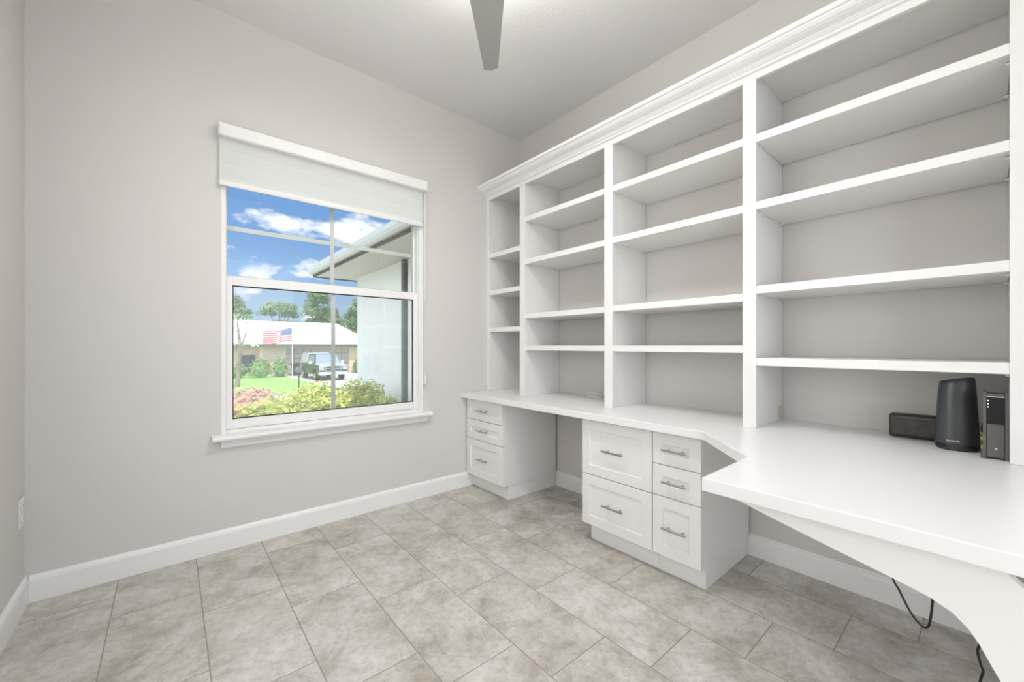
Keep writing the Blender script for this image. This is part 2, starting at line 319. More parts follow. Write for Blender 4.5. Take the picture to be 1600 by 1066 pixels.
def lathe(bm, prof, c, sx=1, sy=1, seg=32):
    """prof: (r,z) pairs from bottom to top"""
    rings = []
    for r, z in prof:
        rings.append([bm.verts.new((c[0]+r*sx*math.cos(t), c[1]+r*sy*math.sin(t), c[2]+z)) for t in [2*math.pi*k/seg for k in range(seg)]])
    for A, B in zip(rings, rings[1:]):
        for k in range(seg): bm.faces.new((A[k], A[(k+1) % seg], B[(k+1) % seg], B[k]))
    bm.faces.new(rings[0][::-1]); bm.faces.new(rings[-1])
    return bm
def crom(pts, n=8):
    P = [Vector(p) for p in pts]; P = [2*P[0]-P[1]] + P + [2*P[-1]-P[-2]]; out = []
    for i in range(1, len(P)-2):
        p0, p1, p2, p3 = P[i-1:i+3]
        for k in range(n):
            t = k/n
            out.append(0.5*((2*p1)+(-p0+p2)*t+(2*p0-5*p1+4*p2-p3)*t*t+(-p0+3*p1-3*p2+p3)*t**3))
    out.append(P[-2]); return out
def obj(name, bm, m, parent=None, smooth=False, autos=False):
    bmesh.ops.recalc_face_normals(bm, faces=bm.faces[:])
    me = bpy.data.meshes.new(name); bm.to_mesh(me); bm.free()
    me.materials.append(m)
    if smooth:
        for p in me.polygons: p.use_smooth = True
    elif autos:
        for p in me.polygons: p.use_smooth = True
        try: me.set_sharp_from_angle(angle=math.radians(35))
        except Exception: pass
    o = bpy.data.objects.new(name, me); COL.objects.link(o)
    if parent is not None:
        o.parent = parent; o.matrix_parent_inverse = Matrix.Translation(-Vector(parent.location)) if parent.type == 'EMPTY' else Matrix()
    return o
def tag(o, label=None, cat=None, group=None, kind=None):
    if label: o['label'] = label
    if cat: o['category'] = cat
    if group: o['group'] = group
    if kind: o['kind'] = kind
    return o
def thing(name, label, cat, loc, group=None):
    o = bpy.data.objects.new(name, None); COL.objects.link(o); o.location = loc; o.empty_display_size = 0.05
    return tag(o, label, cat, group)
def struct(name, bm, m, label, cat, **kw):
    return tag(obj(name, bm, m, **kw), label, cat, kind='structure')
def origin(o, p):   # move a mesh's origin to p without moving its shape
    o.data.transform(Matrix.Translation(-Vector(p))); o.location = p; return o

# ================================================================== ROOM
XL, YF, H = -2.97, -3.45, 3.05
WX0, WX1, WZ0, WZ1 = -2.247, -0.985, 0.655, 2.36     # window opening
def addq(bm, *b): box(bm, *b)
struct('floor', box(BM(), XL-0.2, 0.2, YF-1.2, 0.0, -0.15, 0.0), M['floor'], 'stone-look beige and grey rectangular floor tiles laid in a staggered pattern', 'floor')
struct('ceiling', box(BM(), XL-0.2, 0.2, YF-1.2, 0.2, H, H+0.2), M['ceil'], 'off white lightly textured ceiling', 'ceiling')
bm = BM(); box(bm, XL-0.2, XL, YF-1.2, -2.45, -0.15, H); box(bm, XL-0.2, XL, -0.95, 0.2, -0.15, H); box(bm, XL-0.2, XL, -2.45, -0.95, -0.15, 0.9); box(bm, XL-0.2, XL, -2.45, -0.95, 2.35, H)
struct('wall_left', bm, M['wall'], 'light greige painted wall at the left with an outlet', 'wall')
struct('wall_right', box(BM(), 0, 0.2, YF-1.2, 0.2, -0.15, H), M['wall'], 'light greige painted wall behind the built-in bookcase', 'wall')
bm = BM(); box(bm, XL, WX0, 0, 0.2, -0.15, H); box(bm, WX1, 0, 0, 0.2, -0.15, H); box(bm, WX0, WX1, 0, 0.2, -0.15, WZ0-0.02); box(bm, WX0, WX1, 0, 0.2, WZ1, H)
struct('wall_back', bm, M['wall'], 'light greige painted wall with the window in it', 'wall')
bm = BM(); box(bm, XL, -2.90, YF-0.12, YF, 0, H); box(bm, -0.90, 0, YF-0.12, YF, 0, H); box(bm, -2.90, -0.90, YF-0.12, YF, 2.45, H)
struct('wall_front', bm, M['wall'], 'light greige wall with a wide doorway behind the viewer', 'wall')
fill_win = bpy.data.objects.new('fill_window', None); COL.objects.link(fill_win); fill_win.location = (XL-0.1, -1.7, 0.9); tag(fill_win, 'added unseen white window frame around a fill lamp in the left wall', 'window', kind='structure')  # made-up opening, there only to hold the side fill lamp
bm = BM()
for a, b, c, d in ((-2.45, -2.40, 0.9, 2.35), (-1.0, -0.95, 0.9, 2.35), (-2.40, -1.0, 0.9, 0.95), (-2.40, -1.0, 2.30, 2.35), (-2.40, -1.0, 1.60, 1.65)): box(bm, XL-0.12, XL-0.06, a, b, c, d)
obj('window_frame', bm, M['vinyl'], fill_win)  # frame of the added opening, out of view
obj('sun_block_panel', box(BM(), XL-0.198, XL-0.185, -2.45, -0.95, 0.9, 2.35), M['trim'], fill_win)  # added opaque panel behind the fill lamp, keeps sun and sky out
# baseboards
def bb_prof(s=1): return [(0, 0), (0.015*s, 0), (0.015*s, 0.095), (0.012*s, 0.108), (0.006*s, 0.114), (0.004*s, 0.119), (0, 0.119)]
def baseboard(name, axis, c, a0, a1, sgn, label):
    pts = [(c+p[0]*sgn, p[1]) for p in bb_prof()]
    struct(name, prism(BM(), pts, axis, a0, a1), M['trim'], label, 'baseboard')
baseboard('baseboard_back', 'x', 0, XL+0.015, -0.005, -1, 'white baseboard below the window')
baseboard('baseboard_left', 'y', XL, YF, 0, 1, 'white baseboard along the left wall below the outlet')
baseboard('baseboard_right', 'y', 0, YF, 0, -1, 'white baseboard behind the cabinets on the bookcase wall')

# ================================================================== WINDOW
win = bpy.data.objects.new('window_1', None); COL.objects.link(win); win.location = (-1.62, 0.08, WZ0); tag(win, 'white double-hung window with grilles looking out to the street', 'window', kind='structure')
bm = BM()   # jamb frame
box(bm, WX0, WX0+0.020, 0.004, 0.13, WZ0, WZ1); box(bm, WX1-0.036, WX1, 0.004, 0.13, WZ0, WZ1)
box(bm, WX0+0.02, WX1-0.036, 0.03, 0.13, WZ1-0.04, WZ1); box(bm, WX0+0.02, WX1-0.036, 0.03, 0.16, WZ0, WZ0+0.02)
box(bm, WX1-0.040, WX1-0.036, 0.02, 0.028, WZ0, WZ1-0.04)
obj('window_frame', bm, M['vinyl'], win)
def sash(y0, y1, x0, x1, z0, z1, l, r, b, t):
    bm = BM()
    box(bm, x0, x0+l, y0, y1, z0, z1, 0.002); box(bm, x1-r, x1, y0, y1, z0, z1, 0.002)
    box(bm, x0+l, x1-r, y0, y1, z0, z0+b, 0.002); box(bm, x0+l, x1-r, y0, y1, z1-t, z1, 0.002)
    o = obj('sash', bm, M['vinyl'], win)
    return o
def gasket(y, x0, x1, z0, z1, w=0.006):
    bm = BM()
    box(bm, x0, x0+w, y-0.003, y+0.003, z0, z1); box(bm, x1-w, x1, y-0.003, y+0.003, z0, z1)
    box(bm, x0, x1, y-0.003, y+0.003, z0, z0+w); box(bm, x0, x1, y-0.003, y+0.003, z1-w, z1)
    return bm
lo = sash(0.030, 0.062, WX0+0.021, WX1-0.037, WZ0+0.022, 1.562, 0.034, 0.028, 0.055, 0.050)
LX0, LX1, LZ0, LZ1 = WX0+0.055, WX1-0.065, WZ0+0.077, 1.512
obj('gasket', gasket(0.044, LX0, LX1, LZ0, LZ1, 0.006), M['gasket'], lo)
obj('glass', box(BM(), LX0, LX1, 0.046, 0.050, LZ0, LZ1), M['glass'], lo)
g = BM(); box(g, -1.641, -1.615, 0.0505, 0.056, LZ0, LZ1); obj('grille', g, M['vinyl'], lo)
for lx in (-2.06, -1.17):
    bm = BM(); prism(bm, [(lx-0.055, 0.700), (lx+0.055, 0.700), (lx+0.045, 0.690), (lx-0.045, 0.690)], 'y', 0.022, 0.030); obj('sash_lift', bm, M['vinyl'], lo)
up = sash(0.066, 0.098, WX0+0.021, WX1-0.037, 1.515, WZ1-0.042, 0.009, 0.013, 0.055, 0.040)
UX0, UX1, UZ0, UZ1 = WX0+0.030, WX1-0.050, 1.570, WZ1-0.082
obj('glass', box(BM(), UX0, UX1, 0.080, 0.084, UZ0, UZ1), M['glass'], up)
obj('gasket', gasket(0.078, UX0, UX1, UZ0, UZ1, 0.004), M['gutter'], up)
g = BM(); box(g, -1.637, -1.611, 0.0845, 0.090, UZ0, UZ1); box(g, UX0, UX1, 0.085, 0.090, 1.855-0.013, 1.855+0.013); obj('grille', g, M['vinyl'], up)
# insect screen outside the lower sash
bm = BM(); vs = [bm.verts.new(p) for p in ((WX0+0.03, 0.115, WZ0+0.03), (WX1-0.045, 0.115, WZ0+0.03), (WX1-0.045, 0.115, 1.55), (WX0+0.03, 0.115, 1.55))]; bm.faces.new(vs)
obj('insect_screen', bm, M['screen'], win)
# stool and apron
bm = BM()
prism(bm, [(-0.052, 0.625), (0.03, 0.625), (0.03, 0.655), (-0.045, 0.655), (-0.056, 0.650), (-0.060, 0.640), (-0.057, 0.630)], 'x', -2.292, -0.932)
struct('trim_1', bm, M['trim'], 'white moulded window stool under the window', 'window sill')
bm = BM(); ap = [(a, b+0.005) for a, b in [(-0.001, 0.574), (-0.012, 0.574), (-0.016, 0.582), (-0.017, 0.592), (-0.020, 0.598), (-0.024, 0.604), (-0.026, 0.612), (-0.032, 0.616), (-0.032, 0.6195), (-0.001, 0.6195)]]
prism(bm, ap, 'x', -2.250, -0.952); struct('trim_2', bm, M['trim'], 'white moulded apron below the window stool', 'trim')

# roller shade
sh = thing('roller_shade', 'white banded roller shade rolled part way down at the top of the window', 'window shade', (-1.61, -0.04, 2.39))
CX0, CX1 = -2.262, -0.985
bm = BM(); prism(bm, [(-0.002, 2.331), (-0.060, 2.331), (-0.066, 2.337), (-0.066, 2.397), (-0.060, 2.403), (-0.002, 2.403)], 'x', CX0+0.0045, CX1-0.0045, 0.0)
obj('headrail', bm, M['trim'], sh)
bm = BM(); box(bm, CX1-0.004, CX1+0.003, -0.067, -0.002, 2.329, 2.405, 0.002); obj('end_cap', bm, M['whiteplastic'], sh)
bm = BM(); box(bm, CX0-0.003, CX0+0.004, -0.067, -0.002, 2.329, 2.405, 0.002); obj('end_cap', bm, M['whiteplastic'], sh)
bm = BM(); box(bm, CX0+0.004, CX1-0.020, -0.0255, -0.024, 2.095, 2.332); obj('shade_fabric', bm, M['fabric'], sh)
bm = BM(); prism(bm, [(-0.018, 2.064), (-0.031, 2.064), (-0.034, 2.079), (-0.031, 2.094), (-0.018, 2.094), (-0.015, 2.079)], 'x', CX0+0.004, CX1-0.020, 0.001); obj('bottom_bar', bm, M['whiteplastic'], sh)
bm = BM(); box(bm, CX1-0.005, CX1+0.008, -0.022, -0.010, 1.50, 2.329, 0.002); obj('side_channel', bm, M['whiteplastic'], sh)
# cord loop
bm = BM()
tube(bm, [(-0.985, -0.030, 2.37), (-0.985, -0.026, 0.90)], 0.0013, 6); tube(bm, [(-0.975, -0.030, 2.37), (-0.975, -0.026, 0.90)], 0.0013, 6)
cl = obj('cord_loop', bm, M['whiteplastic'], sh)
bm = BM(); box(bm, -0.987, -0.973, -0.034, -0.001, 0.862, 0.915, 0.004); lathe(bm, [(0.006, 0.915), (0.006, 0.93), (0.003, 0.935)], (-0.980, -0.02, 0), seg=12); obj('cord_tensioner', bm, M['whiteplastic'], sh)

# outlet
ou = thing('wall_outlet', 'white duplex outlet plate low on the left wall', 'outlet', (XL, -0.065, 0.43))
bm = BM(); box(bm, XL, XL+0.006, -0.105, -0.030, 0.368, 0.490, 0.0025); obj('cover_plate', bm, M['whiteplastic'], ou)
for z in (0.400, 0.457):
    bm = BM(); lathe(bm, [(0.0165, 0), (0.0165, 0.002), (0.015, 0.003)], (0, 0, 0), seg=20)
    bmesh.ops.transform(bm, matrix=Matrix.Translation((XL+0.006, -0.0675, z)) @ Matrix.Rotation(math.radians(90), 4, 'Y'), verts=bm.verts[:])
    r = obj('receptacle', bm, M['whiteplastic'], ou)
    bm = BM(); box(bm, XL+0.009, XL+0.0095, -0.0745, -0.0725, z, z+0.008); box(bm, XL+0.009, XL+0.0095, -0.0625, -0.0605, z, z+0.008); obj('slot', bm, M['slot'], r)

# ================================================================== BASE CABINETS
XFf, XCf = -0.592, -0.572       # drawer face, carcass face
def shaker(y0, y1, z0, z1, rail=0.055):
    """drawer front, face toward -X, y0>y1"""
    bm = BM(); a, b = min(y0, y1), max(y0, y1)
    xf, xb = XFf, XCf-0.001; rec = 0.007; ch = 0.004
    def ring(x, i): return [bm.verts.new((x, a+i, z0+i)), bm.verts.new((x, b-i, z0+i)), bm.verts.new((x, b-i, z1-i)), bm.verts.new((x, a+i, z1-i))]
    rl = min(rail, (z1-z0)*0.36)
    def ring2(x, i, j): return [bm.verts.new((x, a+i, z0+j)), bm.verts.new((x, b-i, z0+j)), bm.verts.new((x, b-i, z1-j)), bm.verts.new((x, a+i, z1-j))]
    R = [ring(xb, 0), ring(xf+0.0015, 0), ring(xf, 0.0015), ring2(xf, rail, rl), ring2(xf+rec, rail+ch, rl+ch)]
    for A, B in zip(R, R[1:]):
        for k in range(4): bm.faces.new((A[k], A[(k+1) % 4], B[(k+1) % 4], B[k]))
    bm.faces.new(R[0][::-1]); bm.faces.new(R[-1]); return bm
def pull(yc, zc, L=0.135, parent=None):
    bm = BM(); x = XFf-0.026
    tube(bm, [(x, yc-L/2, zc), (x, yc+L/2, zc)], 0.0055, 12)
    for s in (-1, 1):
        tube(bm, [(XFf+0.0075, yc+s*L*0.30, zc), (x, yc+s*L*0.30, zc)], 0.0042, 10)
    return tag(obj('handle', bm, M['nickel'], parent, autos=True), 'brushed metal bar handle')
def cabinet(label, y0, y1, drawers, side_l, side_r, tk0, tk1, toe_side=None):
    a, b = min(y0, y1), max(y0, y1)
    t = thing('drawer_cabinet', label, 'cabinet', (-0.3, (a+b)/2, 0))
    bm = BM(); box(bm, XCf, -0.02, a, b, 0.107, 0.734, 0.001); obj('body', bm, M['cab'], t)
    bm = BM(); box(bm, -0.524, -0.02, tk0, tk1, 0.0, 0.106)
    obj('toe_kick', bm, M['trim'], t)
    for (d0, d1, z0, z1, L, zc) in drawers:
        d = obj('drawer', shaker(d0, d1, z0, z1), M['cab'], t)
        pull((d0+d1)/2, zc, L, d)
    return t
SM = [(0.568, 0.724), (0.410, 0.564), (0.113, 0.406)]
cabinet('white three-drawer base cabinet in the corner beside the window wall', -0.006, -0.477,
        [(-0.010, -0.474, z0, z1, 0.128, (z0+z1)/2) for z0, z1 in SM], None, None, -0.470, -0.010)
cabinet('white base cabinet with two wide deep drawers at the desk centre', -1.232, -1.697,
        [(-1.236, -1.694, z0, z1, 0.135, (z0+z1)/2) for z0, z1 in ((0.409, 0.724), (0.113, 0.405))], None, None, -1.6965, -1.252)
cabinet('white three-drawer base cabinet below the angled corner of the desk', -1.699, -1.945,
        [(-1.699, -1.944, z0, z1, 0.122, (z0+z1)/2) for z0, z1 in SM], None, None, -1.937, -1.698)

# ================================================================== WORKTOP
wt = thing('desk_worktop', 'long white worktop that widens through an angled corner into a desk', 'desk', (-0.6, -1.6, 0.735))
P0 = [(-0.002, -0.002), (-0.640, -0.002), (-0.640, -1.978), (-0.938, -2.266), (-1.280, -2.266), (-1.280, -3.15), (-0.002, -3.15)]
bm = BM(); prism(bm, P0, 'z', 0.735, 0.775, 0.003); obj('worktop', bm, M['top'], wt)
# curved support panel under the peninsula
prof = [(-2.28, 0.735), (-2.36, 0.7165), (-2.42, 0.7005), (-2.54, 0.671), (-2.665, 0.641), (-2.725, 0.626), (-2.763, 0.607), (-2.785, 0.584), (-2.799, 0.560), (-2.814, 0.528), (-2.829, 0.497), (-2.845, 0.455), (-2.862, 0.39), (-2.877, 0.30), (-2.885, 0.15), (-2.887, 0.0), (-3.10, 0.0), (-3.09, 0.40), (-3.03, 0.58), (-2.93, 0.622), (-2.817, 0.735)]
pr = [(p.x, p.y) for p in [Vector((a, b)) for a, b in prof]]
bm = BM(); prism(bm, [(y, z-0.0005 if z > 0.73 else z) for y, z in pr], 'x', -1.235, -1.205, 0.0); obj('support_panel', bm, M['cab'], wt)

# ================================================================== BOOKCASE
bk = thing('built_in_bookcase', 'tall white four-bay built-in bookcase standing on the worktop along the right wall', 'bookcase', (-0.2, -1.45, 0.775))
XF = -0.385; ZB = 0.7755; ZT = 2.405
ST = [(0.0-0.003, -0.040), (-0.437, -0.497), (-1.243, -1.303), (-2.047, -2.105), (-2.852, -2.912)]
parts = []
for i, (a, b) in enumerate(ST):
    ins = 0.004
    a2 = a if i == 0 else a-ins; b2 = b+ins
    bm = BM(); box(bm, XF+0.019, -0.003, b2, a2, ZB, 2.443); p = obj('side_panel', bm, M['cabholes'], bk); parts.append((a2, b2, p))
    bm = BM(); box(bm, XF, XF+0.0185, b, a, ZB, ZT-0.0005, 0.0012); obj('stile', bm, M['cab'], bk)
bm = BM(); box(bm, XF, XF+0.0185, -2.912, -0.003, ZT, 2.475, 0.0012); obj('header_rail', bm, M['cab'], bk)
bm = BM(); box(bm, XF+0.019, -0.003, -2.912, -0.003, 2.4435, 2.462); obj('top_panel', bm, M['cab'], bk)
cp = [(XF-0.0002, 2.437), (XF-0.010, 2.437), (XF-0.013, 2.440), (XF-0.013, 2.448), (XF-0.020, 2.451), (XF-0.026, 2.457), (XF-0.030, 2.459), (XF-0.030, 2.464), (XF-0.040, 2.466), (XF-0.055, 2.470), (XF-0.070, 2.477), (XF-0.080, 2.486), (XF-0.083, 2.493), (XF-0.092, 2.493), (XF-0.096, 2.497), (XF-0.096, 2.514), (XF-0.0002, 2.514)]
cp = [(x, 2.437+(z-2.437)*0.94) for x, z in cp]
bm = BM(); prism(bm, cp, 'y', -2.912, -0.003); obj('crown_moulding', bm, M['trim'], bk)
SH = {0: [1.945, 1.630, 1.314], 1: [2.152, 1.826, 1.406, 1.162], 2: [2.150, 1.831, 1.409, 1.162], 3: [2.148, 1.833, 1.440, 1.104]}
for i in range(4):
    ya = parts[i][1]-0.0015; yb = parts[i+1][0]+0.0015
    for z in SH[i]:
        bm = BM(); box(bm, XF+0.004, -0.006, yb, ya, z-0.037, z, 0.0015); s = obj('shelf', bm, M['cab'], bk)
        for yy, sg in ((ya+0.001, -1), (yb-0.001, 1)):
            for xx in (-0.325, -0.05):
                bm = BM(); y1 = yy+sg*0.012
                tube(bm, [(xx, yy, z-0.0425), (xx, y1, z-0.0425)], 0.005, 8); obj('shelf_pin', bm, M['whiteplastic'], s)
# cord grommet low at the back of bay four's left panel
bm = BM(); yb = parts[3][1]
box(bm, -0.062, -0.004, yb-0.004, yb-0.0005, 0.785, 0.850, 0.002)
pts = [(-0.033+0.012*math.cos(t), yb-0.006, 0.818+0.020*math.sin(t)) for t in [2*math.pi*k/16 for k in range(16)]]
tube(bm, pts, 0.003, 6, True); tag(obj('cord_grommet', bm, M['beige'], parts[3][2]), 'beige cord pass-through plate')

# ================================================================== DEVICES ON THE WORKTOP
Z0 = 0.7755
# long dark speaker box
t = thing('speaker', 'low dark brown rounded speaker box lying left of the tall router', 'speaker', (-0.10, -2.62, Z0))
bm = BM(); box(bm, -0.128, -0.070, -2.715, -2.530, Z0, Z0+0.098, 0.012, 4); obj('body', bm, M['brownblack'], t, autos=True)
bm = BM(); box(bm, -0.1315, -0.1275, -2.700, -2.546, Z0+0.014, Z0+0.078, 0.0015); obj('grille', bm, M['brownblack'], t)
bm = BM(); box(bm, -0.120, -0.085, -2.690, -2.575, Z0+0.0975, Z0+0.0995, 0.0005); obj('control_strip', bm, M['black'], t)
# tower router (tapered oval body with slanted top)
cx, cy = -0.235, -2.7305
t = thing('router', 'tall dark grey tapered router with a slanted top on the worktop', 'router', (cx, cy, Z0))
bm = BM(); rings = []; seg = 48; RS = 0.86
ang = math.radians(78)
def ovring(sa, sb, z, sl=0.0, n=2.3):
    out = []
    for k in range(seg):
        th = 2*math.pi*k/seg; c, s = math.cos(th), math.sin(th)
        u = RS*sa*math.copysign(abs(c)**(2/n), c); v = RS*sb*math.copysign(abs(s)**(2/n), s)
        x = cx + u*math.cos(ang)*1 + v*math.sin(ang); y = cy - u*math.sin(ang)*-1*-1 + v*math.cos(ang)
        out.append(bm.verts.new((x, y, Z0+z*1.035+sl*u)))
    return out
# u axis: camera right (.76,-.65); v axis: toward the wall (.65,.76)
levels = [(0.058, 0.044, 0.000, 0), (0.063, 0.050, 0.004, 0), (0.0652, 0.0525, 0.012, 0), (0.0655, 0.053, 0.026, 0), (0.0650, 0.0525, 0.060, 0), (0.0625, 0.051, 0.120, 0), (0.0592, 0.048, 0.180, 0), (0.0560, 0.045, 0.220, 0.05), (0.0535, 0.0425, 0.240, 0.16), (0.0522, 0.0415, 0.2475, 0.20), (0.0500, 0.039, 0.2505, 0.21), (0.0465, 0.0355, 0.2505, 0.21), (0.0455, 0.0345, 0.2480, 0.21), (0.001, 0.001, 0.2515, 0.21)]
R_ = [ovring(*l) for l in levels]
for A, B in zip(R_, R_[1:]):
    for k in range(seg): bm.faces.new((A[k], A[(k+1) % seg], B[(k+1) % seg], B[k]))
bm.faces.new(R_[0][::-1]); bm.faces.new(R_[-1])
obj('body', bm, M['gunmetal'], t, autos=True)
Uv = Vector((math.cos(ang), -math.sin(ang), 0)); Vv = Vector((math.sin(ang), math.cos(ang), 0))
bm = BM()
for k in range(26):   # vent fins around the foot, facing the room
    th = math.radians(188 + k*6.6); c, s = math.cos(th), math.sin(th)
    u = 0.0655*RS*math.copysign(abs(c)**(2/2.5), c); v = 0.053*RS*math.copysign(abs(s)**(2/2.5), s)
    p = Vector((cx, cy, 0)) + Uv*u + Vv*v
    d = (Uv*u/0.0655**2 + Vv*v/0.053**2).normalized(); tt = Vector((-d.y, d.x, 0))
    vs = [bm.verts.new((p + tt*a + d*b + Vector((0, 0, Z0+zz)))[:]) for a in (-0.0012, 0.0012) for b in (-0.001, 0.0008) for zz in (0.008, 0.024)]
    for f in ((0, 1, 3, 2), (4, 6, 7, 5), (0, 2, 6, 4), (1, 5, 7, 3), (0, 4, 5, 1), (2, 3, 7, 6)): bm.faces.new([vs[i] for i in f])
obj('vent_fins', bm, M['black'], t)
def textobj(body, size, m, parent, mtx, ext=0.0003, name='lettering'):
    c = bpy.data.curves.new(name, 'FONT'); c.body = body; c.size = size; c.extrude = ext; c.align_x = 'CENTER'
    o = bpy.data.objects.new(name, c); COL.objects.link(o)
    bpy.context.view_layer.update()
    dg = bpy.context.evaluated_depsgraph_get(); me = bpy.data.meshes.new_from_object(o.evaluated_get(dg))
    bpy.data.objects.remove(o); me.transform(mtx); me.materials.clear(); me.materials.append(m)
    o = bpy.data.objects.new(name, me); COL.objects.link(o)
    if parent is not None: o.parent = parent; o.matrix_parent_inverse = Matrix.Translation(-Vector(parent.location))
    return o
# frame whose X runs along U and normal faces the room (-V)
def frame(Xd, Zd, o): 
    n = Xd.cross(Zd); m = Matrix((Xd, Zd, n)).transposed().to_4x4(); m.translation = o; return m
fr_o = Vector((cx, cy, Z0+0.034)) + Uv*(-0.018) - Vv*0.0462
# small silver print above the vents (unreadable at this size): one wordmark-like row of strokes
bm = BM()
for k, w in enumerate((0.0022, 0.003, 0.003, 0.0026, 0.003, 0.0022, 0.0026, 0.003)):
    p = fr_o + Uv*(k*0.0042-0.016); hh = 0.0042 if k % 3 else 0.0062
    vs = [bm.verts.new((p + Uv*a - Vv*b + Vector((0, 0, c_)))[:]) for a in (0, w) for b in (-0.002, 0.0006) for c_ in (0, hh)]
    for f in ((0, 1, 3, 2), (4, 6, 7, 5), (0, 2, 6, 4), (1, 5, 7, 3), (0, 4, 5, 1), (2, 3, 7, 6)): bm.faces.new([vs[i] for i in f])
tag(obj('wordmark', bm, M['silver'], t), 'small silver maker mark above the vents')
# modem: upright grey slab with glossy black window
t = thing('modem', 'upright grey modem with a glossy black upper front and blue lights', 'modem', (-0.29, -2.835, Z0))
# its front faces the room; build in a local frame (u right, w up, v depth) centred on front-left foot
MA = math.radians(90); mU = Vector((math.cos(MA)*1, -math.sin(MA), 0)); mV = Vector((math.sin(MA), math.cos(MA), 0))
mO = Vector((-0.345, -2.7945, Z0))
mMat = Matrix((mU, mV, Vector((0, 0, 1)))).transposed().to_4x4(); mMat.translation = mO
def mobj(name, bm, m, parent=t, autos=False):
    bmesh.ops.transform(bm, matrix=mMat, verts=bm.verts[:]); return obj(name, bm, m, parent, autos=autos)
mw, mh, md = 0.0555, 0.228, 0.060
bm = BM(); box(bm, 0.008, mw-0.008, 0.004, md, 0.006, mh-0.006, 0.001); mobj('body', bm, M['grey'])
for s_ in (0, 1):
    s = s_
    pts = [(-0.006*(1-s_), 0.0), (0.007, 0.0), (0.007, mh), (0.0, mh), (0.0, 0.05), (-0.0015*(1-s_), 0.03), (-0.0035*(1-s_), 0.012)]
    if s: pts = [(mw-a, b) for a, b in pts]
    bm = BM(); prism(bm, pts, 'y', 0, md+0.004, 0.0); mobj('side_rail', bm, M['grey'])
bm = BM(); box(bm, 0.0078, mw-0.0078, -0.001, 0.004, 0.120, mh-0.018, 0.0); mobj('display_window', bm, M['gloss'])
bm = BM(); box(bm, 0.0078, mw-0.0078, -0.002, 0.006, mh-0.0175, mh-0.0145); mobj('top_strip', bm, M['silver'])
for k in range(3):
    bm = BM(); lathe(bm, [(0.0018, -0.0004), (0.0018, 0.0006)], (0, 0, 0), seg=10)
    bmesh.ops.transform(bm, matrix=Matrix.Translation((0.0115, -0.0015, mh-0.030-k*0.0105)) @ Matrix.Rotation(math.radians(90), 4, 'X'), verts=bm.verts[:]); mobj('status_light', bm, M['led'])
bm = BM(); vs = [bm.verts.new(p) for p in ((0.024, 0.0030, 0.040), (0.033, 0.0030, 0.038), (0.028, 0.0030, 0.030), (0.0275, 0.0030, 0.036))]
f_ = bm.faces.new(vs); r = bmesh.ops.extrude_face_region(bm, geom=[f_]); bmesh.ops.translate(bm, vec=(0, 0.0008, 0), verts=[v for v in r['geom'] if isinstance(v, bmesh.types.BMVert)])
mobj('emblem', bm, M['silver'])
# cables behind the devices
bm = BM(); tube(bm, crom([(-0.240, -2.812, 0.895), (-0.238, -2.800, 0.89), (-0.232, -2.792, 0.87), (-0.225, -2.793, 0.83), (-0.215, -2.796, 0.7795)], 8), 0.003, 8)
tag(obj('network_cable', bm, M['black'], smooth=True), 'black cable curving behind the router and modem', 'cable')
bm = BM(); tube(bm, crom([(-0.262, -2.790, 0.850), (-0.255, -2.795, 0.84), (-0.272, -2.791, 0.83), (-0.255, -2.798, 0.815), (-0.265, -2.792, 0.80), (-0.25, -2.797, 0.7795)], 8), 0.0032, 8)
tag(obj('network_cable', bm, M['gold'], smooth=True), 'yellow cable bunched between the router and the modem', 'cable')
# white coiled cord
bm = BM(); pts = []
for k in range(64):   # upright loops leaning on each other, then two flat turns
    a = k*0.52; f = k/63
    if f < 0.6: pts.append((-0.125+0.03*f+0.008*math.sin(a*0.5), -0.925-0.085*f+0.038*math.cos(a), 0.8015+0.0225*math.sin(a)*(1-0.35*f)))
    else: pts.append((-0.115+0.026*math.cos(a), -0.985+0.034*math.sin(a), 0.7795+0.004*(1+math.sin(a*0.31))))
tube(bm, crom(pts, 3), 0.0027, 8)
tag(obj('charging_cord', bm, M['whiteplastic'], smooth=True), 'loosely coiled white cord on the worktop in the second bay', 'cord')
# black power cords under the desk
bm = BM(); tube(bm, crom([(-0.5, -2.50, 0.733), (-0.5, -2.53, 0.55), (-0.5, -2.582, 0.344), (-0.5, -2.603, 0.295), (-0.5, -2.630, 0.235), (-0.5, -2.654, 0.203), (-0.5, -2.670, 0.198), (-0.5, -2.679, 0.226), (-0.5, -2.686, 0.317), (-0.5, -2.695, 0.52), (-0.5, -2.70, 0.733)], 8), 0.0035, 8)
tag(obj('power_cord', bm, M['black'], smooth=True), 'black power cord hanging in a loop under the desk', 'cord')
bm = BM(); tube(bm, crom([(-0.42, -2.82, 0.733), (-0.43, -2.81, 0.45), (-0.44, -2.790, 0.20), (-0.44, -2.784, 0.155), (-0.44, -2.791, 0.115), (-0.44, -2.796, 0.095), (-0.44, -2.790, 0.060), (-0.46, -2.79, 0.02), (-0.50, -2.84, 0.004), (-0.50, -2.95, 0.0036)], 8), 0.0035, 8)
tag(obj('power_cord', bm, M['black'], smooth=True), 'black power cord falling wavily to the floor behind the support panel', 'cord')

